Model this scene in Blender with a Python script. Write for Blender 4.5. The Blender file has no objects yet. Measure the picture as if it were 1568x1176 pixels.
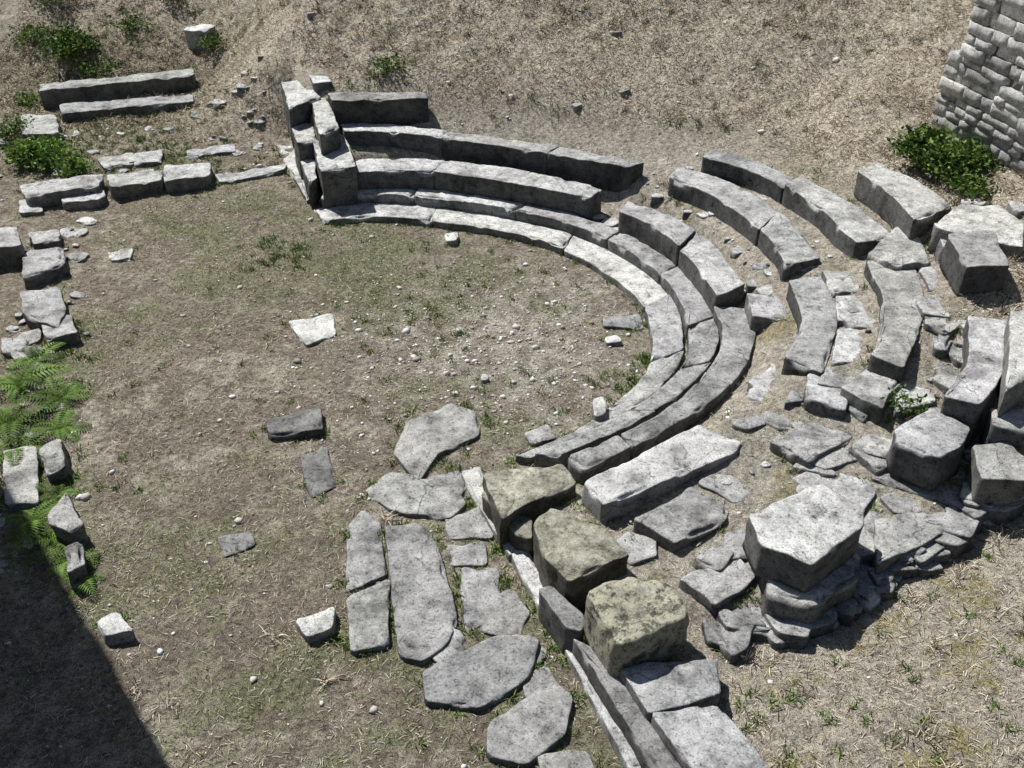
import bpy, math, random
import numpy as np
from mathutils import Matrix, Vector
random.seed(7); rng=np.random.default_rng(7)
SC=bpy.context.scene
# ---------------------------------------------------------------- noise
def _h(ix,iy,iz,s):
    n=(ix*374761393+iy*668265263+iz*1274126177+s*974711)&0xffffffff
    n=((n^(n>>13))*1274126177)&0xffffffff
    n=n^(n>>16)
    return (n&0xffff)/65535.0*2-1
def vn(p,s=0):
    p=np.asarray(p,float);i=np.floor(p).astype(np.int64);f=p-i;f=f*f*(3-2*f)
    x,y,z=i[:,0],i[:,1],i[:,2];fx,fy,fz=f[:,0],f[:,1],f[:,2]
    r=0
    for a in (0,1):
        for b in (0,1):
            for c in (0,1):
                w=(fx if a else 1-fx)*(fy if b else 1-fy)*(fz if c else 1-fz)
                r=r+w*_h(x+a,y+b,z+c,s)
    return r
def n2(x,y,sc,s=0,oc=3):
    x=np.asarray(x,float).ravel();y=np.asarray(y,float).ravel();r=0;a=1;t=0
    for o in range(oc):
        r=r+a*vn(np.stack([x*sc+o*7.3,y*sc-o*3.1,np.full_like(x,.5+o)],1),s+o);t+=a;a*=.5;sc*=2.1
    return r/t
def ss(x,a,b):
    t=np.clip((x-a)/(b-a),0,1);return t*t*(3-2*t)
# ---------------------------------------------------------------- terrain height (metres)
CX,CY=-1.19,11.32
XB=([3,4.67,8.3,9.5,13.5,14.2,17.8,30],[2.3,1.5,-.12,-1.2,-1.6,-2.85,-4.0,-5])
LX=[1.0,1.7,2.42,2.94,3.73,4.28,5.09,9];LY=[6.35,5.98,6.05,6.28,6.76,7.1,7.58,9.9]
def height(x,y,detail=True):
    x=np.asarray(x,float);y=np.asarray(y,float);sh=x.shape
    x=x.ravel();y=y.ravel()
    r=np.hypot(x-CX,y-CY);ph=np.degrees(np.arctan2(y-CY,x-CX))
    rr=r-.15*ss(ph,60,110)-.25*ss(ph,85,120)
    prof=np.interp(rr,[0,3.05,3.6,3.95,4.28,4.45,5.0,5.5,6.2,6.7,7.3,8,14,60],[0,0,.08,.17,.34,.55,.76,.9,1.1,1.28,1.48,1.78,4.5,14])
    cap=np.interp(ph,[-90,-60,-50,-35,-25,-15,0,10,180],[.25,.28,.40,.60,.84,1.1,1.6,20,20])
    prof=np.minimum(prof,cap+np.maximum(0,r-9)*.1)
    low=.1+.09*np.clip(x-1,0,12)
    m2=ss(y-np.interp(x,LX,LY),-.05,.2);m2=np.where(x<1.0,1.0,m2)
    cav=low*(1-m2)+prof*m2
    xb=np.interp(y,XB[0],XB[1])
    m1=ss(x-xb,0,.25)
    left=np.interp(y,[0,13.5,17,20,70,400],[0,0,.15,.32,22,30])
    hl=.85+.5*(y-16.3)+.13*(np.minimum(x,12)+2);hl=np.where(hl>20,20+(hl-20)*.05,hl)
    mh=ss(rr,4.75,6.0)
    rt=np.maximum(cav,hl*mh+cav*(1-mh))
    m3=ss(x,-6.5,-3.4)
    hill=left*(1-m3)+np.maximum(left,hl)*m3
    w=ss(y,17.2,18.8)
    z=(left*(1-m1)+rt*m1)*(1-w)+np.maximum(hill,rt*m1)*w
    if detail:
        z=z+.03*n2(x,y,.9,3,2)+.012*n2(x,y,5,9,2)
        hm=np.maximum(ss(y,16.8,18.5),ss(rr,5.9,7.2)*m1*ss(ph,8,30))
        z=z+hm*(.10*n2(x,y,1.3,71,3)+.05*n2(x,y,4.5,75,2))
    return z.reshape(sh)
def hz(x,y): return float(height(np.array([x]),np.array([y]))[0])
# ---------------------------------------------------------------- materials
def mat(name):
    m=bpy.data.materials.new(name);m.use_nodes=True;nt=m.node_tree
    b=nt.nodes['Principled BSDF'];b.inputs['Roughness'].default_value=.9
    b.inputs['Specular IOR Level'].default_value=.12
    return m,nt,b
def noise(nt,pos,sc,det=6,rough=.6):
    n=nt.nodes.new('ShaderNodeTexNoise');n.inputs['Scale'].default_value=sc;n.inputs['Detail'].default_value=det;n.inputs['Roughness'].default_value=rough
    nt.links.new(pos,n.inputs['Vector']);return n.outputs['Fac']
def ramp(nt,fac,stops):
    r=nt.nodes.new('ShaderNodeValToRGB');e=r.color_ramp.elements
    while len(e)<len(stops): e.new(.5)
    for i,(p,c) in enumerate(stops):
        e[i].position=p;e[i].color=(c if len(c)==4 else (*c,1))
    nt.links.new(fac,r.inputs[0]);return r.outputs[0]
def mix(nt,fac,a,b,mode='MIX'):
    m=nt.nodes.new('ShaderNodeMix');m.data_type='RGBA';m.blend_type=mode
    for s,v in ((0,fac),(6,a),(7,b)):
        if hasattr(v,'is_linked'): nt.links.new(v,m.inputs[s])
        elif s==0: m.inputs[0].default_value=v
        else: m.inputs[s].default_value=(*v,1)
    return m.outputs[2]
def g3(v):return (v,v,v)
def stone(name,dark=(.14,.14,.138),mid=(.48,.48,.475),light=(.70,.70,.695),white=(.88,.88,.87),side=.34,lichen=None,off=0.0,cracks=True):
    m,nt,b=mat(name)
    geo=nt.nodes.new('ShaderNodeNewGeometry');pos=geo.outputs['Position']
    f1=noise(nt,pos,7,14,.82);f2=noise(nt,pos,60,6,.8);f3=noise(nt,pos,2.0,6,.7)
    c=ramp(nt,f1,[(.36+off,dark),(.43+off,mid),(.53+off,light),(.64+off,white)])
    c=mix(nt,.9,c,ramp(nt,f2,[(.34,g3(.35)),(.47,g3(.95)),(.68,g3(1.3))]),'MULTIPLY')
    c=mix(nt,.85,c,ramp(nt,f3,[(.36,g3(.45)),(.5,g3(1.0)),(.66,g3(1.25))]),'MULTIPLY')
    if lichen:
        fl=noise(nt,pos,9,9,.75)
        c=mix(nt,ramp(nt,fl,[(.48,g3(0)),(.54,g3(.85))]),c,lichen)
        fd=noise(nt,pos,6.3,8,.8)
        c=mix(nt,ramp(nt,fd,[(.53,g3(0)),(.58,g3(.85))]),c,(.08,.075,.06))
    v=nt.nodes.new('ShaderNodeTexNoise');v.inputs['Scale'].default_value=26;v.inputs['Detail'].default_value=4;v.inputs['Roughness'].default_value=.7;nt.links.new(pos,v.inputs['Vector'])
    c=mix(nt,.85,c,ramp(nt,v.outputs['Fac'],[(.36,g3(.35)),(.43,g3(1))]),'MULTIPLY')
    if cracks:   # a few hairline cracks, only where a slow mask allows them
        nz=nt.nodes.new('ShaderNodeTexNoise');nz.inputs['Scale'].default_value=3;nz.inputs['Detail'].default_value=5;nt.links.new(pos,nz.inputs['Vector'])
        va=nt.nodes.new('ShaderNodeVectorMath');va.operation='MULTIPLY_ADD';nt.links.new(nz.outputs['Color'],va.inputs[0]);va.inputs[1].default_value=(.5,.5,.5);nt.links.new(pos,va.inputs[2])
        vo=nt.nodes.new('ShaderNodeTexVoronoi');vo.feature='DISTANCE_TO_EDGE';vo.inputs['Scale'].default_value=1.1;nt.links.new(va.outputs[0],vo.inputs['Vector'])
        mk=ramp(nt,noise(nt,pos,1.7,2,.5),[(.54,g3(0)),(.6,g3(.65))])
        c=mix(nt,mk,c,mix(nt,1.0,c,ramp(nt,vo.outputs['Distance'],[(.003,g3(.15)),(.011,g3(1))]),'MULTIPLY'))
    at=nt.nodes.new('ShaderNodeAttribute');at.attribute_name='tint'
    c=mix(nt,1,c,at.outputs['Color'],'MULTIPLY')
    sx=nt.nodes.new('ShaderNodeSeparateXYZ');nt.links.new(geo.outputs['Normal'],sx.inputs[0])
    sd=ramp(nt,sx.outputs['Z'],[(.3,g3(side)),(.8,g3(1))])  # upright faces darkened by normal: dark patina plus shade painted into the colour
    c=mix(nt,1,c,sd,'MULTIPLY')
    nt.links.new(c,b.inputs['Base Color'])
    bp=nt.nodes.new('ShaderNodeBump');bp.inputs['Strength'].default_value=1;bp.inputs['Distance'].default_value=.035
    add=nt.nodes.new('ShaderNodeMath');add.operation='MULTIPLY_ADD';nt.links.new(f2,add.inputs[0]);add.inputs[1].default_value=.45;nt.links.new(f1,add.inputs[2])
    nt.links.new(add.outputs[0],bp.inputs['Height']);nt.links.new(bp.outputs[0],b.inputs['Normal'])
    return m
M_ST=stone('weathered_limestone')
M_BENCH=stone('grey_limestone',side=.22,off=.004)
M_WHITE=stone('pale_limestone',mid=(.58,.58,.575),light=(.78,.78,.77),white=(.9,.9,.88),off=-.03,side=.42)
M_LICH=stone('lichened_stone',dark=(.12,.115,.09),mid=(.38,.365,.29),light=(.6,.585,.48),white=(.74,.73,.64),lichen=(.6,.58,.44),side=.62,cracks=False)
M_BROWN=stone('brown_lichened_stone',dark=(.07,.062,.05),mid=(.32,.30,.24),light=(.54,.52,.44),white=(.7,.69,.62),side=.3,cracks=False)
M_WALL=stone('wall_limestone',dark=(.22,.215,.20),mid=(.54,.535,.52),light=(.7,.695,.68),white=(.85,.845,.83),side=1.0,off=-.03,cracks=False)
def attrmat(name,rough=.85,trans=0):
    m,nt,b=mat(name);b.inputs['Roughness'].default_value=rough
    at=nt.nodes.new('ShaderNodeAttribute');at.attribute_name='Col'
    if trans:
        c=at.outputs['Color']
        tr=nt.nodes.new('ShaderNodeBsdfTranslucent');nt.links.new(c,tr.inputs[0])
        ms=nt.nodes.new('ShaderNodeMixShader');ms.inputs[0].default_value=trans
        nt.links.new(b.outputs[0],ms.inputs[1]);nt.links.new(tr.outputs[0],ms.inputs[2])
        nt.links.new(ms.outputs[0],nt.nodes['Material Output'].inputs[0])
    nt.links.new(at.outputs['Color'],b.inputs['Base Color'])
    return m
M_GRASS=attrmat('grass_blades',.8);M_LEAF=attrmat('leaves',.6,.15);M_PEB=attrmat('pebble_stone',.9)
# ---------------------------------------------------------------- mesh helpers
def link(o,parent=None):
    SC.collection.objects.link(o)
    if parent: o.parent=parent
    return o
def empty(name,loc=(0,0,0)):
    e=bpy.data.objects.new(name,None);e.location=loc;return link(e)
def par(o,p):
    o.parent=p;o.matrix_parent_inverse=Matrix.Translation(-p.location);return o
def npmesh(name,V,F,col=None,material=None,smooth=False,parent=None):
    V=np.asarray(V,np.float32);F=np.asarray(F,np.int32);k=F.shape[1]
    me=bpy.data.meshes.new(name);me.vertices.add(len(V));me.vertices.foreach_set('co',V.ravel())
    me.loops.add(F.size);me.loops.foreach_set('vertex_index',F.ravel())
    me.polygons.add(len(F));me.polygons.foreach_set('loop_start',np.arange(0,F.size,k,dtype=np.int32))
    me.polygons.foreach_set('loop_total',np.full(len(F),k,np.int32))
    if smooth: me.polygons.foreach_set('use_smooth',np.ones(len(F),bool))
    me.update(calc_edges=True)
    if col is not None:
        a=me.color_attributes.new('Col','FLOAT_COLOR','POINT')
        c=np.ones((len(V),4),np.float32);c[:,:3]=col;a.data.foreach_set('color',c.ravel())
    if material: me.materials.append(material)
    return link(bpy.data.objects.new(name,me),parent)
class Group:
    def __init__(s): s.V=[];s.F=[];s.T=[];s.n=0
    def add(s,V,F,t):
        s.V.append(V);s.F+= [tuple(i+s.n for i in f) for f in F];s.T.append(np.full((len(V),3),1.)*np.asarray(t));s.n+=len(V)
    def make(s,name,material,parent=None,smooth=True):
        V=np.concatenate(s.V);c=V.mean(0);c[2]=V[:,2].min()
        me=bpy.data.meshes.new(name);me.from_pydata((V-c).tolist(),[],s.F)
        me.polygons.foreach_set('use_smooth',np.full(len(me.polygons),smooth));me.update()
        a=me.color_attributes.new('tint','FLOAT_COLOR','POINT')
        C=np.ones((len(V),4),np.float32);C[:,:3]=np.concatenate(s.T);a.data.foreach_set('color',C.ravel())
        me.materials.append(material)
        o=bpy.data.objects.new(name,me);o.location=c;return link(o,parent)
FOOT=[]
def block(G,poly,z,h,d=.045,rough=.009,bev=.012,tint=None,tilt=.01,foot=True,seed=None,lump=1.0,cut=.018):
    P=np.array(poly,float)
    if foot: FOOT.append((P.copy(),z))
    A=np.sum(P[:,0]*np.roll(P[:,1],-1)-np.roll(P[:,0],-1)*P[:,1])
    if A<0:P=P[::-1]
    Q=[]
    for i in range(len(P)):
        a,b,c=P[i-1],P[i],P[(i+1)%len(P)]
        la=np.linalg.norm(a-b);lc=np.linalg.norm(c-b);k=cut*lump
        Q.append(b+(a-b)*min(.3,k/max(la,1e-6)));Q.append(b+(c-b)*min(.3,k/max(lc,1e-6)))
    Q=np.array(Q);L=np.linalg.norm(np.roll(Q,-1,0)-Q,axis=1);cum=np.concatenate([[0],np.cumsum(L)])
    n=max(12,int(cum[-1]/d));s=np.linspace(0,cum[-1],n,endpoint=False)
    QQ=np.vstack([Q,Q[:1]]);R=np.stack([np.interp(s,cum,QQ[:,0]),np.interp(s,cum,QQ[:,1])],1)
    tg=np.roll(R,-1,0)-np.roll(R,1,0);tg/=np.linalg.norm(tg,axis=1)[:,None]+1e-9
    nin=np.stack([-tg[:,1],tg[:,0]],1);C=R.mean(0)
    rings=[];k=max(2,int(h/(d*1.6)))
    for j in range(k): rings.append((R-nin*.006*(1-j/k),-h+(h-bev*2.6)*j/(k-1),0.))
    rings.append((R,-bev*1.1,.8));rings.append((R+nin*bev*.35,-bev*.3,1.));rings.append((R+nin*bev,0,1.));rings.append((R+nin*bev*2.4,0,.5))
    I=R+nin*bev*2.4;m=max(3,int(np.linalg.norm(R-C,axis=1).mean()/(d*1.3)))
    for j in range(1,m): rings.append((I+(C-I)*(j/m),0.0,0.))
    V=np.concatenate([np.column_stack([r[0],np.full(n,r[1])]) for r in rings]+[np.array([[C[0],C[1],0.]])])
    edge=np.concatenate([np.full(n,r[2]) for r in rings]+[[0.]])
    tx,ty=rng.normal(0,tilt,2);V[:,2]+=z+((V[:,0]-C[0])*tx+(V[:,1]-C[1])*ty)
    sd=rng.random()*50 if seed is None else seed
    W=V+sd
    for ax in range(3):
        V[:,ax]+=rough*lump*(1.5*vn(W*2.7,ax)+.9*vn(W*8,ax+3)+.35*vn(W*22,ax+6))*(1 if ax<2 else .75)
    chip=np.clip(vn(W*6,11)-.12,0,1)*edge
    V[:,2]-=chip*.06*lump
    dv=V[:,:2]-C;V[:,:2]-=dv/(np.linalg.norm(dv,axis=1)[:,None]+1e-6)*(chip*.055*lump)[:,None]
    F=[]
    for j in range(len(rings)-1):
        a=j*n;b=a+n
        for i in range(n):
            i2=(i+1)%n;F.append((a+i,a+i2,b+i2,b+i))
    a=(len(rings)-1)*n;ce=len(V)-1
    for i in range(n):F.append((a+i,a+(i+1)%n,ce))
    F.append(tuple(range(n-1,-1,-1)))
    if tint is None: tint=rng.uniform(.82,1.12)
    G.add(V,F,np.array([tint,tint*rng.uniform(.985,1.0),tint*rng.uniform(.94,1.0)]))
def cr(P,u):
    P=np.array(P,float);n=len(P)-1;u=np.clip(u,0,1)*n;i=min(int(u),n-1);t=u-i
    p0=P[max(i-1,0)];p1=P[i];p2=P[i+1];p3=P[min(i+2,n)]
    return .5*((2*p1)+(p2-p0)*t+(2*p0-5*p1+4*p2-p3)*t*t+(3*p1-p0-3*p2+p3)*t**3)
def ribbon(G,front,back,z,h,lo=.6,hi=1.2,tints=None,jit=.004,**k):
    fr=np.array(front)/100.;bk=np.array(back)/100.
    L=sum(np.linalg.norm(fr[i+1]-fr[i]) for i in range(len(fr)-1))
    cuts=[0.]
    while cuts[-1]<1: cuts.append(cuts[-1]+rng.uniform(lo,hi)/L)
    if len(cuts)>2 and 1-cuts[-2]<.5*lo/L: cuts.pop()
    cuts[-1]=1.
    e=.0025/L
    for i in range(len(cuts)-1):
        a,b=cuts[i]+e,cuts[i+1]-e
        us=np.linspace(a,b,9);jt=rng.normal(0,jit,2)
        P=[cr(fr,u)+jt for u in us]+[cr(bk,u)+jt for u in us[::-1]]
        block(G,P,z+rng.normal(0,.008),h,tint=(tints(i,len(cuts)-1) if tints else None),**k)
def rel(s):
    q=[tuple(map(float,p.split(','))) for p in s.split()]
    return [q[0]]+[(q[0][0]+a,q[0][1]+b) for a,b in q[1:]]
def ab(s): return [tuple(map(float,p.split(','))) for p in s.split()]
def m(q): return [(a/100,b/100) for a,b in q]
# ================================================================= SEATING
TH=empty('stone_theatre_seating',(CX,CY,0))
G=Group()
ribbon(G,ab("-295,1425 -229,1441 -167,1436 -95,1418 -24,1395 45,1358 101,1306 148,1240 173,1180 180,1116 175,1051 159,1003 123,953 90,911 48,877 1,850"),
 ab("-318,1475 -236,1497 -167,1494 -87,1472 -9,1444 61,1409 123,1358 176,1292 209,1221 222,1149 219,1081 205,1024 171,970 132,928 77,881 18,845"),.12,.3,1.2,2.0,tilt=.002,tints=lambda i,n:rng.uniform(1.1,1.25) if i<3 else rng.uniform(.85,1.0))
par(G.make('orchestra_kerb',M_ST),TH)
G=Group()
ribbon(G,ab("-303,1476 -234,1491 -160,1484 -81,1462 -4,1433 66,1398 127,1346 178,1280 211,1211 225,1137 222,1065 208,1009 173,956 133,914 79,869 22,834"),
 ab("-299,1509 -237,1519 -152,1516 -67,1494 16,1459 87,1424 148,1374 205,1308 242,1235 262,1163 262,1089 248,1028 211,965 167,917 111,869 46,830"),.27,.35,1.0,1.8,tilt=.002,tints=lambda i,n:rng.choice([.8,.92,1.25],p=[.4,.35,.25]))
par(G.make('lower_step',M_ST),TH)
G=Group()
ribbon(G,ab("259,1119 262,1067 247,1008 210,943 167,894 112,848 58,814"),ab("307,1115 301,1052 273,977 233,921 182,872 124,827 74,793"),.40,.4,1.2,2.0,tilt=.003,tints=lambda i,n:rng.uniform(.7,.88))
par(G.make('seat_bed',M_ST),TH)
G=Group()
ribbon(G,ab("-253,1505 -192,1513 -108,1500 -35,1474 36,1444 119,1406"),ab("-262,1555 -175,1561 -89,1547 -4,1518 68,1484 139,1440"),.6,.42,1.3,1.8,tilt=.003)
ribbon(G,ab("158,1360 210,1296 243,1209 261,1116"),ab("175,1397 234,1343 279,1263 303,1145"),.58,.42,1.3,2.0,tilt=.003)
par(G.make('front_bench',M_BENCH),TH)
G=Group()
ribbon(G,ab("-279,1608 -199,1605 -111,1581 -25,1547 68,1509 182,1457"),ab("-294,1653 -203,1641 -102,1610 -4,1575 90,1536 207,1475"),.86,.45,1.4,2.2,tilt=.003,tints=lambda i,n:1.2 if i==0 else .8)
ribbon(G,rel("237,1415 49,-59 86,-139 109,-222 112,-278"),rel("252,1452 58,-37 106,-114 137,-209 145,-298"),.9,.42,1.7,2.2,tilt=.003)
ribbon(G,rel("345,1100 -5,-91 -43,-171"),rel("389,1112 -3,-88 -51,-214"),.86,.34,2.,2.2,tilt=.01,tints=lambda i,n:.8)
par(G.make('second_bench',M_BENCH),TH)
G=Group()
ribbon(G,rel("286,1437 47,-37 85,-85 97,-115"),rel("304,1463 45,-26 84,-75 99,-113"),1.12,.4,1.0,1.4,tints=lambda i,n:.8)
ribbon(G,rel("383,1322 29,-69 44,-144 53,-177"),rel("412,1350 48,-82 67,-153 79,-187"),1.18,.42,2.2,2.3,tilt=.003)
ribbon(G,rel("438,1108 -4,-81 -28,-154 -54,-207"),rel("492,1125 -3,-75 -36,-171 -80,-249"),1.1,.42,2.1,2.4,tilt=.01,tints=lambda i,n:.85)
par(G.make('third_bench',M_BENCH),TH)
G=Group()
ribbon(G,rel("477,1302 21,-90 26,-157"),rel("510,1337 40,-72 56,-148"),1.47,.42,2.,2.1)
ribbon(G,rel("504,956 -24,-73 -54,-121 -80,-155"),rel("546,949 -25,-66 -55,-120 -91,-161"),1.25,.55,2.2,2.4,tints=lambda i,n:1.15)
par(G.make('upper_bench',M_BENCH),TH)
G=Group()
for z,s in [(1.2,"499,1188 19,-28 12,-99 -35,-107 -57,-73"),(1.56,"565,1178 52,-6 60,-62 34,-122 -8,-97 -50,-62"),(1.42,"530,1152 18,-9 7,-71 -10,-63"),
 (1.45,"536,929 31,7 -20,-112 -63,-146"),(1.1,"474,804 43,-6 27,-43 -10,-32"),(1.14,"496,1093 56,0 40,-56 -5,-64"),(1.12,"484,1021 42,0 20,-51 -14,-48"),
 (1.07,"472,963 30,0 -1,-53 -12,-47"),(.9,"393,1125 39,-8 33,-58 -3,-58"),(.89,"392,1060 40,0 26,-60 -12,-60"),(.87,"378,992 34,0 6,-75 -27,-75"),
 (.82,"345,914 40,0 21,-40 -18,-30"),(.6,"299,1118 39,-9 43,-65 -3,-57"),(.48,"233,878 60,49 85,0 26,-46"),(.58,"298,962 54,-13 25,-70 -18,-52"),(.6,"262,920 34,30 52,-10 20,-40")]:
    block(G,m(rel(s)),z,.35,tilt=.012,tint=rng.uniform(.95,1.2))
par(G.make('walkway_paving',M_ST),TH)
# ================================================================= loose blocks
def single(name,z,h,s,material,tint=None,**k):
    G=Group();k.setdefault('rough',.016);block(G,m(rel(s)),z,h,d=.035,tint=tint,**k);return G.make(name,material)
single('stone_block',.53,.32,"69,756 130,93 169,62 161,46 19,-33",M_WHITE,1.05,rough=.012)
single('stone_block',.43,.3,"117,714 62,47 95,15 87,-3 35,-34",M_ST,.8)
single('stone_block',.42,.3,"184,769 49,36 105,0 36,-34",M_ST,.85)
single('stone_block',.8,.3,"326,906 40,-15 19,-68 -16,-47",M_ST,1.1,tilt=.05)
single('stone_block',.9,.32,"346,865 44,43 70,16 33,-40",M_ST,1.0,tilt=.05)
single('stone_block',.84,.3,"404,890 41,-2 38,-42 -7,-59",M_ST,1.05,tilt=.04)
single('stone_block',.64,.25,"262,809 53,37 94,11 31,-36",M_ST,.9,tilt=.03)
single('stone_block',.62,.25,"320,867 41,0 55,-34 35,-54 2,-21",M_ST,.85)
single('stone_block',.66,.25,"340,796 57,38 55,20 40,-31 18,-36",M_ST,.95,tilt=.04)
single('stone_block',.58,.25,"380,766 56,-32 40,-52 -29,-10",M_ST,.8)
single('stone_block',.95,.36,"209,662 78,48 107,10 98,-14 42,-62 4,-38",M_BENCH,1.25,rough=.013,bev=.016,cut=.02,seed=3.3)
single('stone_block',1.03,.38,"372,776 47,35 76,5 62,-21 29,-45 -4,-18",M_BENCH,1.05,rough=.014)
single('stone_block',1.58,.42,"521,1088 64,18 42,-82 -10,-86",M_BENCH,.8,rough=.012)
G=Group()
for z,s in [(.4,"150,639 58,29 71,4 29,-35"),(.4,"202,701 27,11 27,-33 -13,-42"),(.95,"443,759 38,10 48,-20 36,-48 -8,-44"),(.65,"437,746 35,-5 14,-36 -12,-27"),(.55,"340,702 70,13 104,4 57,-22 -15,-64"),(.61,"222,640 66,36 90,8 80,-20 35,-54 -4,-36"),(.5,"280,690 50,10 60,-30 10,-40"),(.42,"262,655 40,20 60,-4 24,-24"),(.48,"300,745 40,10 60,-8 34,-30 6,-26"),(.42,"165,665 24,16 40,4 22,-20"),
  (.36,"232,612 44,4 52,-22 8,-26"),(.4,"285,636 46,18 62,-4 18,-24"),(.5,"352,680 50,26 66,4 18,-30"),(.34,"178,606 40,2 46,-18 6,-20"),(.58,"418,722 44,22 60,2 16,-28")]:
    block(G,m(rel(s)),z,.45,rough=.015,tilt=.03,lump=1.1,tint=rng.uniform(.75,1.0))
LN=ab("170,591 242,598 294,621 373,669 428,704 509,751 620,820")
def blob(x,y,r,asp=1.3,n=None):
    n=n or int(rng.integers(4,7))
    a0=rng.random()*6.28;c,s=math.cos(a0),math.sin(a0);out=[]
    for i in range(n):
        t=2*math.pi*i/n+rng.normal(0,.15);rr=r*rng.uniform(.85,1.12)
        px,py=rr*asp*math.cos(t),rr*math.sin(t);out.append((x+px*c-py*s,y+px*s+py*c))
    return out
for i in range(34):
    p=cr(LN,(i+rng.random())/34)/100;q=p+np.array([-.5,.86])*rng.uniform(-.06,.12)
    r=rng.uniform(.12,.2);zz=hz(*(p+np.array([-.15,.25])))
    block(G,blob(q[0],q[1],r,1.5),min(zz,hz(*q)+.3)+rng.uniform(-.05,.04),.35,d=.035,rough=.012,tint=rng.uniform(.6,1.0),tilt=.07,foot=False)
for i in range(26):
    p=cr(LN,rng.random())/100;q=p+np.array([.5,-.86])*rng.uniform(-.05,.16);r=rng.uniform(.07,.16)
    block(G,blob(q[0],q[1],r,1.5),hz(*q)+rng.uniform(.05,.13),.3,d=.035,rough=.012,tint=rng.uniform(.55,1.0),tilt=.1,foot=False)
for i in range(75):
    a=math.radians(rng.uniform(-64,-10));r=rng.uniform(4.4,7.2);x=CX+r*math.cos(a);y=CY+r*math.sin(a)
    if y<np.interp(x,LX,LY): continue
    s=rng.choice([.03,.05,.08,.15,.22],p=[.2,.2,.2,.2,.2]);zz=hz(x,y)
    block(G,blob(x,y,s),zz+(.03 if s>.1 else rng.uniform(.01,.04)),.06+s,d=.035,rough=.011,tint=rng.uniform(.75,1.15),tilt=.05,foot=False,lump=.8)
for i in range(50):
    a=math.radians(rng.uniform(-5,45));r=rng.choice([4.5,5.2])+rng.normal(0,.1);x=CX+r*math.cos(a);y=CY+r*math.sin(a)
    s=rng.choice([.025,.04,.07,.12],p=[.4,.3,.2,.1]);zz=hz(x,y)
    block(G,blob(x,y,s),zz+rng.uniform(.01,.03),.05+s,d=.035,rough=.01,tint=rng.uniform(.9,1.3),tilt=.08,foot=False,lump=.8)
for q,s in [((4.95,12.9),.14),((1.5,14.0),.13),((1.62,13.75),.12),((1.35,14.2),.12),((1.8,13.6),.1),((3.0,11.6),.12),((5.9,11.9),.15),((6.3,11.5),.14)]:
    block(G,blob(q[0],q[1],s),hz(*q)+.1,.25,d=.035,rough=.014,tint=1.2,foot=False)
G.make('rubble_stones',M_ST)
# ================================================================= near retaining wall
RW=empty('retaining_wall',(.6,6.2,0))
G=Group()
ribbon(G,rel("-55,823 33,-79 65,-151 93,-218 121,-288 147,-356"),rel("-34,834 28,-76 59,-149 90,-222 117,-289 143,-367"),.1,.3,1.0,1.6,tilt=.003,tints=lambda i,n:rng.uniform(.95,1.15))
par(G.make('base_course',M_WHITE),RW)
G=Group();block(G,m(rel("-29,781 80,18 93,-13 36,-52 19,-70")),.43,.5,rough=.014,tint=1.15)
block(G,m(rel("21,700 17,23 68,-9 86,-43 29,-78 9,-47")),.52,.52,rough=.014,tint=.95)
block(G,[(-.24,7.72),(.2,7.25),(.2,7.0),(.05,7.05),(-.3,7.66)],.3,.35,rough=.016,tint=.8)
par(G.make('lichened_blocks',M_BROWN),RW)
G=Group();block(G,m(rel("57,590 42,28 80,15 91,-21 56,-42 26,-56")),.70,.42,d=.03,rough=.018,bev=.025,tint=1.05,lump=1.3,cut=.04,seed=12.7)
par(G.make('boulder',M_LICH),RW)
G=Group()
block(G,m(rel("86,541 84,10 81,-26 56,-36 20,-45")),.4,.5,tint=1.0);block(G,m(rel("107,495 55,10 91,-61 32,-61")),.4,.5,tint=1.05)
block(G,[(1.45,4.3),(2.05,4.3),(2.35,3.5),(1.75,3.4)],.4,.5)
block(G,m(rel("51,580 33,-21 53,-76 81,-134 59,-134 26,-57")),.3,.4,tint=.65)
block(G,[(.35,6.35),(.62,6.0),(.6,5.8),(.45,5.85),(.22,6.3)],.36,.45,tint=.65)
par(G.make('wall_top_slabs',M_ST),RW)
# ================================================================= flagstones
G=Group()
for z,s in [(.045,"-133,861 14,59 61,95 96,75 95,29 51,0 34,-50"),(.04,"-155,801 24,32 95,7 107,-21 93,-47 30,-33"),(.04,"-165,746 13,24 34,2 46,-68 9,-89"),
 (.055,"-128,745 35,5 56,-28 78,-120 74,-147 52,-172 30,-165"),(.045,"-154,651 38,25 46,-57 12,-66"),(.03,"-65,721 39,4 43,-30 5,-30"),(.03,"-51,688 38,0 48,-60 9,-77"),
 (.08,"-77,564 63,39 103,35 94,-7 53,-40 5,-34"),(.08,"-21,508 55,45 73,29 66,-9 29,-36 1,-27"),(.06,"18,482 42,6 50,-23 5,-23"),
 (.03,"-70,764 40,14 56,-10 50,-36 6,-34"),(.03,"-34,655 36,8 52,-24 38,-56 6,-44"),(.03,"-92,820 36,14 46,-6 38,-30 6,-24"),(.03,"8,562 24,10 36,-16 28,-44 4,-36"),(.025,"-76,614 28,0 40,-24 14,-42 -6,-20"),(.03,"-2,606 20,6 34,-22 22,-34 0,-22")]:
    block(G,m(rel(s)),z,.22,rough=.011,tilt=.006,tint=rng.uniform(.7,.92),bev=.012,cut=.03)
G.make('flagstone_paving',M_ST)
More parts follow.
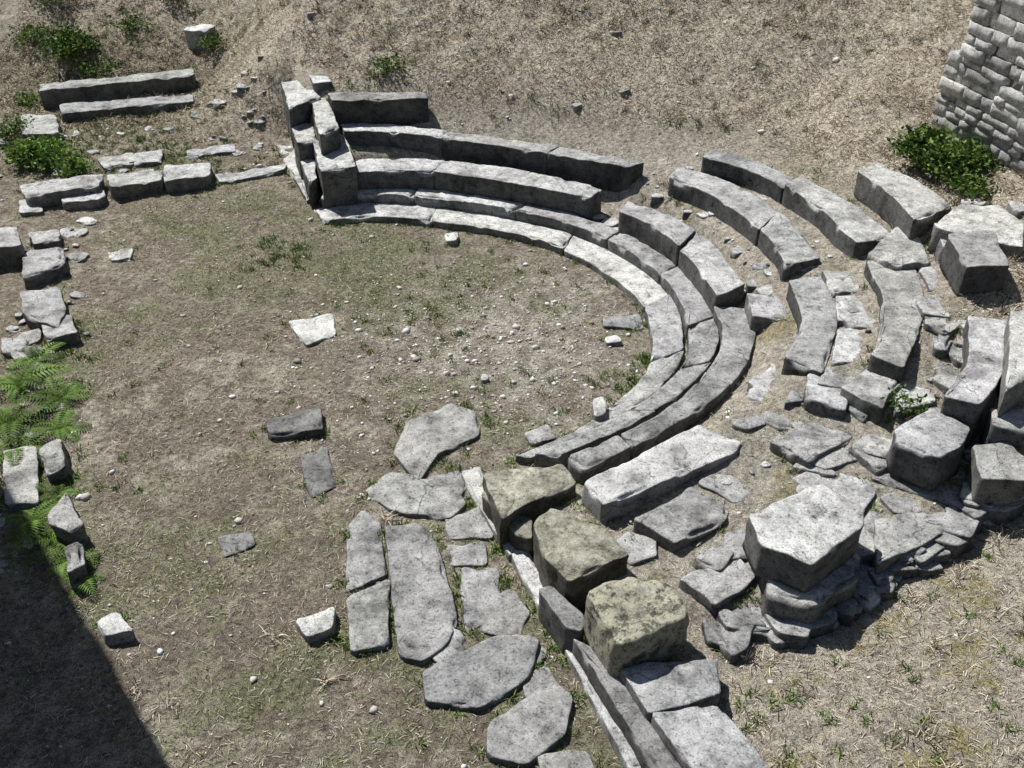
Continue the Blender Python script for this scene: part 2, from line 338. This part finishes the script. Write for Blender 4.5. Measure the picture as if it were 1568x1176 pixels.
for z,s,t in [(.10,"-282,915 59,25 70,-18 9,-27",.5),(.025,"-235,855 29,22 53,-44 25,-65",.5),(.035,"-294,731 34,9 44,-10 13,-28",.6),(.035,"-298,1141 58,20 70,-33 36,-61",1.12),
 (.04,"119,1151 53,8 54,-25 2,-25",.75),(.07,"12,898 28,16 38,-14 8,-20",.9),(.1,"-196,618 36,16 38,-11 16,-22",1.12),(.12,"-373,616 14,10 41,-15 16,-22",1.6),(.2,"93,942 12,7 14,-28 0,-33",1.7),
 (.1,"-104,1391 20,6 21,-29 6,-29",1.6),(.05,"119,1098 20,8 24,-10 3,-15",1.6),(.05,"-604,1334 39,15 45,-21 18,-27",1.2),(.06,"-40,1010 10,5 12,-8 3,-10",1.7),(.06,"-75,1120 9,5 10,-8 3,-8",1.5)]:
    single('field_stone',z,.2,s,M_WHITE if t>1.1 else M_ST,min(t,1.15),rough=.013,cut=.03)
# ================================================================= foundation rows at left
G=Group()
for z,s in [(.62,"-915,1926 -639,2016 -627,1968 -899,1882"),(.42,"-857,1860 -621,1925 -607,1881 -838,1819"),(.3,"-801,1522 -736,1554 -678,1565 -669,1515 -771,1477"),(.2,"-734,1524 -674,1537 -656,1504 -661,1484 -715,1474"),
 (.3,"-674,1559 -586,1586 -573,1541 -646,1507"),(.3,"-589,1603 -512,1614 -499,1559 -567,1533"),(.15,"-503,1600 -389,1642 -388,1606 -490,1568"),(.2,"-722,1659 -668,1689 -649,1645 -694,1611"),
 (.2,"-664,1674 -619,1698 -606,1645 -650,1630"),(.18,"-580,1701 -500,1731 -487,1686 -566,1671"),(.4,"-908,1809 -854,1826 -806,1727 -869,1712"),(.12,"-796,1496 -767,1508 -743,1460 -777,1452"),
 (.35,"-789,1355 -741,1362 -703,1298 -758,1284"),(.2,"-711,1307 -662,1328 -635,1267 -680,1229"),(.15,"-732,1380 -691,1392 -673,1348 -710,1337"),
 (.2,"-670,1193 -620,1202 -592,1149 -582,1100 -641,1132"),(.15,"-618,1124 -581,1141 -557,1092 -591,1076"),(.1,"-657,1092 -624,1092 -612,1061 -641,1054"),(.2,"-512,852 -495,869 -473,819 -490,809"),
 (.1,"-562,864 -525,870 -484,773 -518,773"),(.25,"-457,737 -457,781 -421,728 -429,714"),(.25,"-427,692 -415,702 -399,674 -409,658")]:
    block(G,m(ab(s)),z,.45,rough=.018,tilt=.02,tint=rng.uniform(.85,1.1)*(.75 if z>.4 else 1),cut=.035)
for i in range(150):
    if rng.random()<.6: x=rng.uniform(-9.5,-4.4);y=15.3+.24*(x+8)+rng.choice([0,.9,1.6,2.4])+rng.normal(0,.2)
    else: y=rng.uniform(6.4,14.5);x=-6.9+ (14-y)*.27+rng.normal(0,.22)
    s=rng.choice([.04,.06,.1,.17],p=[.35,.3,.22,.13])
    block(G,blob(x,y,s),hz(x,y)+rng.uniform(.01,.06),.06+s,d=.035,rough=.012,tint=rng.uniform(.8,1.25),tilt=.1,foot=False)
G.make('foundation_stones',M_ST)
G=Group()
for z,h,s in [(1.15,.7,"-411,1773 -370,1791 -327,1695 -373,1640"),(1.1,.6,"-347,1696 -321,1709 -278,1563 -304,1529"),(.8,.7,"-378,1658 -342,1664 -321,1584 -352,1575"),(.76,.8,"-331,1597 -281,1626 -245,1487 -298,1470"),
   (1.3,.5,"-364,1781 -328,1774 -312,1728 -343,1721"),(.15,.3,"-428,1728 -402,1750 -319,1523 -330,1498"),(.5,.4,"-352,1585 -330,1592 -312,1500 -322,1480")]:
    block(G,m(ab(s)),z,h,rough=.012,tint=1.15)
block(G,m(ab("-314,1687 -148,1687 -141,1658 -302,1641")),1.26,.5,rough=.012,tint=.7)
G.make('retaining_wall',M_BENCH)
# ================================================================= masonry walls
def brick(G,o,u,vv,u0,u1,z0,z1,dep,pr,d=.06,ti=(.65,1.15)):
    P=[o+u*u0+vv*pr,o+u*u1+vv*pr,o+u*u1-vv*dep,o+u*u0-vv*dep]
    block(G,P,z1,z1-z0,d=d,rough=.008,bev=.007,tint=rng.uniform(*ti),tilt=.015,foot=False,lump=1,cut=.010)
def course_wall(G,A,u,vv,L,z0,z1,hh=(.08,.2),ll=(.18,.6),dep=.28,u0=0,d=.06,jag=0):
    z=z0
    while z<z1:
        h=rng.uniform(*hh);p=u0(z) if callable(u0) else u0
        while p<L:
            l=min(rng.uniform(*ll),L-p+.05)
            if l>.06 and not (jag and z>z1-jag and vn(np.array([[p*.9+A[0],z*.3,A[1]]]),4)[0]*jag*1.2<z-z1+jag*.6):
                brick(G,A,u,vv,p+.006,p+l-.006,z+.006,z+h-.004,dep,rng.normal(0,.022),d)
            p+=l
        z+=h
G=Group()
A=np.array([6.15,13.85]);B=np.array([7.6,8.4]);ax=(B-A);ax/=np.linalg.norm(ax);nr=np.array([ax[1],-ax[0]])
if nr[0]>0: nr=-nr
course_wall(G,A,ax,nr,5.6,.9,6.2,u0=lambda z:-.28 if z<2.6 else 0)
course_wall(G,A,-nr,-ax,1.8,.9,6.2,u0=.28)
course_wall(G,A-ax*.28,-nr,-ax,1.2,.9,2.6,u0=.0,dep=.26)
Wm=G.make('masonry_wall',M_WALL)
G2=Group();P=[A-nr*.05+ax*.05,A+ax*5.5-nr*.05,A+ax*5.5-nr*1.6,A+ax*.05-nr*1.6]
block(G2,P,6.1,5.3,d=.4,rough=.0,bev=.01,tint=.3,tilt=0,foot=True)
par(G2.make('wall_core',M_WALL),Wm)
# stone building just outside the frame on the left; its shadow falls over the near left corner
G=Group()
C1=np.array([-6.2,8.42]);C2=np.array([-9.75,12.9]);C3=np.array([-10.6,3.2]);C4=C2+(C3-C1)
def seg(a,b,inside_pt):
    u=b-a;L=np.linalg.norm(u);u=u/L;v=np.array([u[1],-u[0]])
    if np.dot(v,np.array(inside_pt)-a)>0:v=-v
    course_wall(G,a,u,v,L,-.2,7.1,hh=(.26,.36),ll=(.45,1.0),dep=.35,d=.16,jag=.9)
cen=(C1+C2+C3+C4)/4
for a,b_ in ((C1,C2),(C1,C3),(C3,C4),(C2,C4)): seg(a,b_,cen)
SB=G.make('stone_building',M_WALL)
G2=Group();block(G2,[q+(cen-q)*.03 for q in (C1,C2,C4,C3)],6.4,6.65,d=.6,rough=0,bev=.01,tint=.35,tilt=0)
par(G2.make('building_core',M_WALL),SB)
# ================================================================= hillside stones
G=Group()
block(G,blob(-6.45,21.2,.26,n=5),hz(-6.45,21.2)+.25,.45,tint=1.2,rough=.02)
for i in range(110):
    x=rng.uniform(-9.5,8);y=rng.uniform(16,23);s=rng.choice([.02,.035,.06,.1],p=[.5,.3,.15,.05])
    block(G,blob(x,y,s),hz(x,y)+s*.3,.04+s,d=.03,rough=.008,tint=rng.uniform(.6,1.1),tilt=.15,foot=False)
G.make('hillside_stones',M_WHITE)
# ================================================================= GROUND
def axis(a,b,st,lo,hi):
    c=list(np.arange(a,b,st));s=st;v=a;L=[]
    while v>lo: s*=1.35;v-=s;L.append(v)
    s=st;v=c[-1];R=[]
    while v<hi: s*=1.35;v+=s;R.append(v)
    return np.array(L[::-1]+c+R)
xs=axis(-11,9.5,.04,-300,300);ys=axis(3,25,.04,-300,300)
X,Y=np.meshgrid(xs,ys);Z=height(X,Y)
Z+=(.014*n2(X.ravel(),Y.ravel(),11,61,2)).reshape(Z.shape)
nx,ny=len(xs),len(ys)
def regions(x,y):
    sh=x.shape;x=x.ravel();y=y.ravel()
    r=np.hypot(x-CX,y-CY);h=height(x,y,False)
    xb=np.interp(y,XB[0],XB[1])
    cav=ss(x-xb,0,.3)*ss(r,3.2,3.6)
    hill=np.maximum(ss(y,16.8,18.2),ss(h,.92,1.3)*cav)
    lowr=ss(np.interp(x,LX,LY)-y,0,.3)*ss(x-xb,0,.3)
    return [a.reshape(sh) for a in (cav,hill,lowr)]
def gcol(x,y):
    cav,hill,lowr=[a.ravel() for a in regions(x,y)];x=x.ravel();y=y.ravel()
    a=n2(x,y,.55,21,4)[:,None];b=n2(x,y,2.2,31,4)[:,None];c=n2(x,y,7,41,2)[:,None];e=n2(x,y,18,51,2)[:,None]
    brown=np.array([.34,.29,.225]);tan=np.array([.68,.61,.495]);green=np.array([.23,.24,.12]);dust=np.array([.68,.64,.56])
    C=brown+0*x[:,None]
    C=C+(np.array([.54,.485,.395])-C)*ss(b+.5*c+.5*e,-.15,.4)
    cen=np.exp(-((x-.1)**2/3+(y-10.9)**2/5))[:,None]
    C=C+(dust-C)*np.clip(cen*(.45+1.0*c),0,.85)
    C=C+(green-C)*ss(a+1.1*b+.6*e,.05,.6)*.75*(1-hill[:,None])
    H=tan+(np.array([.36,.3,.225])-tan)*ss(b+.7*c+.7*e+.5*a,0,.65)
    H=H+(np.array([.22,.21,.12])-H)*ss(a+.6*b+.4*e,.25,.75)*.55
    gl=(ss(-x,4.6,7.0)*ss(-y,-23,-20))[:,None];H=H+(np.array([.21,.19,.115])-H)*gl*.75
    pd=(ss(-np.abs(x-4.85-.08*np.sin(y*3)-.05*b[:,0]),-.26,-.08)*ss(y,14.3,14.8)*ss(-y,-17.3,-16.6))[:,None]
    H=H+(np.array([.78,.69,.56])-H)*pd*.9
    pit=np.exp(-((x-2.8)**2+(y-14.95)**2)/.12)[:,None];H=H*(1-.6*pit)
    C=C+(H-C)*hill[:,None]
    S=np.array([.62,.57,.48])+ (np.array([.26,.245,.15])-.52)*ss(b,.1,.6)*.7
    C=C+(S-C)*(cav*(1-hill)*.8)[:,None]
    S=np.array([.66,.6,.49])+(np.array([.22,.225,.125])-.55)*ss(b+.4*c+.5*e,-.05,.45)*.85
    C=C+(S-C)*(lowr*.9)[:,None]
    return np.clip(C*(1+.25*c+.25*e),.03,.85)
C=gcol(X.ravel(),Y.ravel())
idx=np.arange(nx*ny).reshape(ny,nx)
F=np.stack([idx[:-1,:-1].ravel(),idx[:-1,1:].ravel(),idx[1:,1:].ravel(),idx[1:,:-1].ravel()],1)
MG,nt,b=mat('dry_earth')
at=nt.nodes.new('ShaderNodeAttribute');at.attribute_name='Col'
geo=nt.nodes.new('ShaderNodeNewGeometry');pos=geo.outputs['Position']
f1=noise(nt,pos,16,8,.8);f2=noise(nt,pos,85,5,.8)
c=mix(nt,1,at.outputs['Color'],ramp(nt,f1,[(.36,g3(.36)),(.5,g3(.95)),(.64,g3(1.4))]),'MULTIPLY')
c=mix(nt,1,c,ramp(nt,f2,[(.36,g3(.2)),(.49,g3(1)),(.62,g3(1.6))]),'MULTIPLY')
v=nt.nodes.new('ShaderNodeTexVoronoi');v.inputs['Scale'].default_value=42;nt.links.new(pos,v.inputs['Vector'])
sp=ramp(nt,v.outputs['Distance'],[(.1,g3(1)),(.17,g3(0))])
wn=nt.nodes.new('ShaderNodeSeparateColor');nt.links.new(v.outputs['Color'],wn.inputs[0])
gt=nt.nodes.new('ShaderNodeMath');gt.operation='GREATER_THAN';gt.inputs[1].default_value=.88;nt.links.new(wn.outputs[0],gt.inputs[0])
mu=nt.nodes.new('ShaderNodeMath');mu.operation='MULTIPLY';nt.links.new(gt.outputs[0],mu.inputs[0]);nt.links.new(sp,mu.inputs[1])
c=mix(nt,mu.outputs[0],c,(.72,.7,.65))
nt.links.new(c,b.inputs['Base Color'])
bp=nt.nodes.new('ShaderNodeBump');bp.inputs['Strength'].default_value=1;bp.inputs['Distance'].default_value=.06
ad=nt.nodes.new('ShaderNodeMath');ad.operation='MULTIPLY_ADD';nt.links.new(f2,ad.inputs[0]);ad.inputs[1].default_value=.4;nt.links.new(f1,ad.inputs[2])
nt.links.new(ad.outputs[0],bp.inputs['Height']);nt.links.new(bp.outputs[0],b.inputs['Normal'])
npmesh('ground',np.stack([X.ravel(),Y.ravel(),Z.ravel()],1),F,C,MG,True)
# ================================================================= vegetation
def inside(x,y):
    ins=np.zeros(len(x),bool)
    for P,zt in FOOT:
        mn=P.min(0);mx=P.max(0)
        k=np.where((x>mn[0])&(x<mx[0])&(y>mn[1])&(y<mx[1]))[0]
        if len(k)==0: continue
        a=x[k];bb=y[k];c=np.zeros(len(k),bool);j=len(P)-1
        for i in range(len(P)):
            xi,yi=P[i];xj,yj=P[j]
            c^=((yi>bb)!=(yj>bb))&(a<(xj-xi)*(bb-yi)/((yj-yi) if yj!=yi else 1e-9)+xi);j=i
        ins[k[c]]=True
    return ins
def blades(x,y,L,wd,el,col,lift=0.0,az=None):
    n=len(x);z=height(x,y)+lift
    az=rng.uniform(0,6.283,n) if az is None else az
    d=np.stack([np.cos(az)*np.cos(el),np.sin(az)*np.cos(el),np.sin(el)],1)
    pa=az+rng.uniform(.8,2.3,n);p=np.stack([np.cos(pa),np.sin(pa),rng.uniform(-.5,.5,n)],1)*(wd/2)[:,None]
    b0=np.stack([x,y,z],1);mid=b0+d*(L*.55)[:,None];tip=b0+d*L[:,None];tip[:,2]-=L*.18
    V=np.stack([b0-p,b0+p,mid+p*.8,tip,mid-p*.8],1).reshape(-1,3)
    return V,np.arange(n*5).reshape(n,5),np.repeat(col,5,0)
def scatter(n,x0,x1,y0,y1):
    x=rng.uniform(x0,x1,n);y=rng.uniform(y0,y1,n);k=~inside(x,y);x=x[k];y=y[k]
    dep=y*.819+4;k=(np.abs(x)<dep*.6+.6)&(y>3.6);return x[k],y[k]
def pal(n,cols,w,v=.25):
    i=rng.choice(len(cols),n,p=w);return np.array(cols)[i]*rng.uniform(1-v,1+v,(n,1))
STRAW=[(.84,.76,.61),(.64,.56,.43),(.39,.32,.235),(.15,.12,.085)]
x,y=scatter(340000,-10.5,9,3.6,24)
cav,hill,lowr=regions(x,y);k=rng.random(len(x))<np.clip(.42+.6*hill+.3*lowr+.5*n2(x,y,1.5,55,2),0,1)
x,y,hill=x[k],y[k],hill[k];n=len(x)
V,F,Cc=blades(x,y,rng.uniform(.02,.09,n)*(1+.5*hill),rng.uniform(.003,.007,n)*(1+.5*hill),rng.uniform(0,.5,n)+.3*hill*rng.random(n),pal(n,STRAW,[.34,.28,.21,.17],.2)*(.82+.18*hill)[:,None],.008)
npmesh('dry_grass',V,F,Cc,M_GRASS)
tx,ty=scatter(5200,-10.5,9,3.6,24);cav,hill,lowr=regions(tx,ty);k=rng.random(len(tx))<(.06+.94*np.maximum(hill,lowr*.5))*(.35+1.2*n2(tx,ty,.8,77,2)+.2);tx,ty=tx[k],ty[k]
nb=18;x=np.repeat(tx,nb)+rng.normal(0,.04,len(tx)*nb);y=np.repeat(ty,nb)+rng.normal(0,.04,len(tx)*nb);n=len(x)
V,F,Cc=blades(x,y,rng.uniform(.06,.2,n),rng.uniform(.005,.009,n),rng.uniform(.3,1.3,n),pal(n,STRAW,[.42,.33,.15,.1],.15))
npmesh('dry_grass_tufts',V,F,Cc,M_GRASS)
tx,ty=scatter(4200,-10.5,9,3.6,24);cav,hill,lowr=regions(tx,ty);k=rng.random(len(tx))<np.maximum(hill,lowr*.45)*np.clip(.3+1.5*n2(tx,ty,1.1,87,3),0,1);tx,ty=tx[k],ty[k]
nb=26;sp_=rng.uniform(.03,.11,len(tx));x=np.repeat(tx,nb)+rng.normal(0,1,len(tx)*nb)*np.repeat(sp_,nb);y=np.repeat(ty,nb)+rng.normal(0,1,len(tx)*nb)*np.repeat(sp_,nb)*.8;n=len(x)
V,F,Cc=blades(x,y,rng.uniform(.04,.14,n),rng.uniform(.005,.012,n),rng.uniform(.1,1.2,n),pal(n,[(.16,.125,.085),(.1,.095,.055),(.17,.18,.08),(.42,.35,.25)],[.35,.3,.2,.15]))
npmesh('dead_scrub',V,F,Cc,M_GRASS)
GR=[(.18,.245,.075),(.12,.17,.055),(.29,.32,.14),(.46,.45,.28)]
x,y=scatter(240000,-10,8,3.6,19);cav,hill,lowr=regions(x,y)
a=n2(x,y,.55,21,4)+1.1*n2(x,y,2.2,31,4);pr=(.05+.85*ss(a,0,.6))*(1-hill)*(1-.6*cav)+.15*lowr
pr+=.9*np.exp(-((x+3.0)**2+(y-13.6)**2)/.5)+.8*np.exp(-((x+5.5)**2*.25+(y-16.1)**2)/1.2)
k=rng.random(len(x))<np.clip(pr,0,1)*.6;x,y=x[k],y[k];n=len(x)
V,F,Cc=blades(x,y,rng.uniform(.02,.07,n),rng.uniform(.004,.008,n),rng.uniform(.2,1.3,n),pal(n,GR,[.33,.27,.22,.18]))
npmesh('green_grass',V,F,Cc,M_GRASS)
pts=[]
for P,zt in FOOT:
    for i in range(len(P)):
        a=P[i];bq=P[(i+1)%len(P)];L=np.linalg.norm(a-bq)
        for t in range(int(L/.12)+1):
            if rng.random()<(.55 if zt<.2 else .1):
                q=a+(bq-a)*rng.random();pts.append(q+rng.normal(0,.03,2))
for cx_,cy_,rr,nn in [(-3.44,13.35,.3,50),(1.5,9.95,.22,36),(1.7,10.5,.1,16),(-1.1,6.3,.2,24),(.2,5.73,.25,26),(.5,6.55,.2,14),(-2.15,15.96,.3,12),(-2.3,17.3,.3,30),(-3.6,16.2,.2,18),(1.9,6.2,.15,14),(2.0,5.1,.3,22),(0,5.0,.3,22),(-.1,7.3,.15,12),(4.1,8.3,.3,16),(5.0,7.4,.3,20),(2.4,14.1,.25,10),(3.1,13.9,.2,14),(4.4,13.4,.3,10),(-7.3,17.2,.8,130),(-6.2,16.8,.6,80),(-8.2,18.8,1.0,130),(-8.5,20.6,1.2,150),(-5.2,16.5,.5,40),(-6.5,18.4,.8,50),(-7.5,22,1.5,70),(-5.6,10.3,.5,30),(-4.9,8.3,.4,24),(-1.2,10.3,1.2,30),(-2.6,11.5,1.0,25),(.6,7.2,.3,12),(4.5,5.5,1.2,70),(-3.5,19,1.5,34),(1,18,2,44),(6,15.5,1.5,30),(-.2,6.7,.3,36),(-.6,7.6,.3,24),(0,12.5,1.2,40),(-.3,9.3,.6,24)]:
    for i in range(nn): pts.append(np.array([cx_,cy_])+rng.normal(0,rr,2))
pts=np.array(pts);k=~inside(pts[:,0],pts[:,1]);pts=pts[k];nb=20
x=np.repeat(pts[:,0],nb)+rng.normal(0,.03,len(pts)*nb);y=np.repeat(pts[:,1],nb)+rng.normal(0,.03,len(pts)*nb);n=len(x)
V,F,Cc=blades(x,y,rng.uniform(.03,.11,n),rng.uniform(.006,.013,n),rng.uniform(.3,1.4,n),pal(n,[(.14,.225,.048),(.085,.145,.032),(.24,.30,.09),(.4,.36,.22)],[.4,.3,.2,.1]))
npmesh('weeds',V,F,Cc,M_GRASS)
t=(1+5**.5)/2;ico=np.array([(-1,t,0),(1,t,0),(-1,-t,0),(1,-t,0),(0,-1,t),(0,1,t),(0,-1,-t),(0,1,-t),(t,0,-1),(t,0,1),(-t,0,-1),(-t,0,1)])/1.9
icf=np.array([(0,11,5),(0,5,1),(0,1,7),(0,7,10),(0,10,11),(1,5,9),(5,11,4),(11,10,2),(10,7,6),(7,1,8),(3,9,4),(3,4,2),(3,2,6),(3,6,8),(3,8,9),(4,9,5),(2,4,11),(6,2,10),(8,6,7),(9,8,1)])
x,y=scatter(7500,-10,9,3.6,24);cx2=rng.normal(-.2,1.3,3600);cy2=rng.normal(11.0,1.2,3600);k=~inside(cx2,cy2)
x=np.concatenate([x,cx2[k]]);y=np.concatenate([y,cy2[k]]);n=len(x)
s=np.clip(rng.lognormal(-4.85,.62,n),.004,.05);sc=s[:,None]*rng.uniform(.6,1.4,(n,3));sc[:,2]*=.6
V=ico[None]*sc[:,None,:]*rng.uniform(.7,1.3,(n,12,1));a=rng.uniform(0,6.28,n);ca,sa=np.cos(a)[:,None],np.sin(a)[:,None]
V=np.stack([V[...,0]*ca-V[...,1]*sa,V[...,0]*sa+V[...,1]*ca,V[...,2]],2)+np.stack([x,y,height(x,y)+s*.25],1)[:,None]
F=(icf[None]+np.arange(n)[:,None,None]*12).reshape(-1,3)
col=pal(n,[(.8,.78,.75),(.6,.58,.54),(.36,.33,.29),(.38,.29,.22)],[.42,.32,.18,.08],.15);npmesh('pebbles',V.reshape(-1,3),F,np.repeat(col,12,0),M_PEB)
def leaves(pts,size,cols,w,name,parent=None,asp=.5):
    n=len(pts);d=rng.normal(0,1,(n,3));d[:,2]=np.abs(d[:,2])*.6;d/=np.linalg.norm(d,axis=1)[:,None]
    u=rng.normal(0,1,(n,3));p=np.cross(d,u);p/=np.linalg.norm(p,axis=1)[:,None]+1e-9
    L=size*rng.uniform(.6,1.3,n)[:,None];W=L*asp*.5
    V=np.stack([pts,pts+d*L*.5+p*W,pts+d*L,pts+d*L*.5-p*W],1).reshape(-1,3)
    return npmesh(name,V,np.arange(n*4).reshape(n,4),np.repeat(pal(n,cols,w,.3),4,0),M_LEAF,parent=parent)
MB,ntb,bb_=mat('bark');geo=ntb.nodes.new('ShaderNodeNewGeometry');cc=ramp(ntb,noise(ntb,geo.outputs['Position'],12,6,.7),[(.3,(.05,.04,.03)),(.7,(.2,.16,.12))]);ntb.links.new(cc,bb_.inputs['Base Color'])
def stick(V,F,a,b,r0,r1,k=6):
    a=np.array(a,float);b=np.array(b,float);d=b-a;d/=np.linalg.norm(d)+1e-9;u=np.cross(d,[.3,.5,.8]);u/=np.linalg.norm(u);v=np.cross(d,u);n=len(V)
    for q,r in ((a,r0),(b,r1)):
        for i in range(k):
            t=6.283*i/k;V.append(q+(u*math.cos(t)+v*math.sin(t))*r)
    for i in range(k):F.append((n+i,n+(i+1)%k,n+k+(i+1)%k,n+k+i))
def shrub(x,y,r,h,n=1400,size=.07,dark=1.):
    z=hz(x,y);pts=[];V=[];F=[]
    for j in range(max(5,int(16*r/.4))):
        a=rng.uniform(0,6.28);rr=r*math.sqrt(rng.random())*.95;hh=h*rng.uniform(.35,1)*(1-.4*(rr/r));c=np.array([x+rr*math.cos(a),y+rr*math.sin(a),z+hh])
        stick(V,F,(x+rng.normal(0,.03),y+rng.normal(0,.03),z-.03),c,.008,.003,5)
        pts.append(c+rng.normal(0,1,(int(n/14),3))*np.array([.1,.1,.08])*(r/.4)**.5)
    pts=np.concatenate(pts);pts[:,2]=np.maximum(pts[:,2],z+.01)
    o=npmesh('shrub',V,F,None,MB);cs=np.array([(.12,.205,.042),(.055,.10,.024),(.21,.30,.075)])*dark
    leaves(pts,size,[tuple(q) for q in cs],[.4,.4,.2],'foliage',o)
for a in [(-8.1,16.5,.45,.35,1800,.09,1.5),(-7.5,16.1,.3,.22,900,.08,1.4),(-9.06,20.85,.5,.4,1500,.09),(-8.4,20.3,.3,.2,500),(-6.15,20.9,.3,.3,600),(-7.9,21.6,.3,.25,500),(5.75,13.35,.35,.4,1700,.09,.9),(6.05,12.9,.4,.4,1700,.09,.9),(6.0,12.2,.25,.25,700),(2.95,13.9,.15,.15,350,.05),(-2.15,17.5,.28,.12,450,.07),(4.05,8.35,.2,.3,350,.05,.9),(-9.0,17.6,.3,.3,700),(-9.3,19.2,.3,.2,500),(-7.2,22.5,.4,.25,500),(-9.8,22.5,.5,.3,800),(-5.0,21.8,.3,.2,350),(-9.9,21.2,.4,.3,600),(-8.9,23.2,.4,.25,500),(.3,19.6,.2,.12,250,.06,.7),(2.0,18.6,.2,.12,250,.06,.7),(-1.5,19.3,.18,.1,220,.06,.7)]: shrub(*a)
def fern(x,y,n=12,L0=.5):
    z=hz(x,y);V=[];F=[];C=[]
    for i in range(n):
        az=6.283*(i+rng.random()*.7)/n;L=L0*rng.uniform(.7,1.25);el=rng.uniform(.45,1.05);col=np.array([.135,.23,.045])*rng.uniform(.5,1.35)
        K=15;p=np.array([x,y,z]);d=np.array([math.cos(az),math.sin(az)])
        for k in range(K):
            t=k/K;e=el-1.5*t;st=np.array([d[0]*math.cos(e),d[1]*math.cos(e),math.sin(e)])*L/K;q=p+st
            w=L*.27*math.sin(math.pi*min(1,.15+t*.85))**.7*(1-t*.3);perp=np.array([-d[1],d[0],0])
            for sg in (-1,1):
                tip=p+perp*sg*w+st*1.6+np.array([0,0,-.15*w]);n0=len(V);V+= [p,p+st*.55+perp*sg*w*.4+st*.3,tip,p+perp*sg*w*.4-st*.02];F.append((n0,n0+1,n0+2,n0+3));C+=[col*rng.uniform(.75,1.25)]*4
            n0=len(V);V+=[p-perp*.003,p+perp*.003,q+perp*.002,q-perp*.002];F.append((n0,n0+1,n0+2,n0+3));C+=[col*.6]*4
            p=q
    npmesh('fern',V,F,np.array(C),M_LEAF)
for a in [(-5.95,9.95,10,.55),(-5.35,9.7,9,.5),(-5.75,9.2,9,.52),(-5.15,9.1,8,.4),(-5.5,8.7,8,.45),(-4.85,7.55,8,.42),(-4.6,7.3,7,.36),(-4.25,7.0,8,.42),(-4.1,6.75,7,.36),(-5.95,10.5,8,.45),(-4.75,7.95,7,.3)]: fern(*a)
# ================================================================= light and camera
S=np.array([-.40,.42,.81]);S/=np.linalg.norm(S);el=math.asin(S[2]);azs=math.atan2(S[0],S[1])
w=bpy.data.worlds.new('World');SC.world=w;w.use_nodes=True;nt=w.node_tree
sk=nt.nodes.new('ShaderNodeTexSky');sk.sky_type='NISHITA';sk.sun_disc=False;sk.sun_elevation=el;sk.sun_rotation=azs
nt.links.new(sk.outputs[0],nt.nodes['Background'].inputs[0]);nt.nodes['Background'].inputs[1].default_value=.05
ld=bpy.data.lights.new('sun','SUN');ld.energy=5;ld.angle=math.radians(.5);ld.color=(1,.98,.945)
lo=bpy.data.objects.new('sun',ld);link(lo)
lo.rotation_euler=Vector(S).to_track_quat('Z','Y').to_euler();lo.location=(-8,8,16)
cd=bpy.data.cameras.new('camera');cd.sensor_width=36;cd.lens=36*1539/1568;cd.clip_end=2000;cd.clip_start=.05
co=bpy.data.objects.new('camera',cd);link(co);co.location=(0,0,7);co.rotation_euler=(math.radians(55),0,0);SC.camera=co
SC.view_settings.view_transform='Standard';SC.view_settings.look='None';SC.view_settings.exposure=0
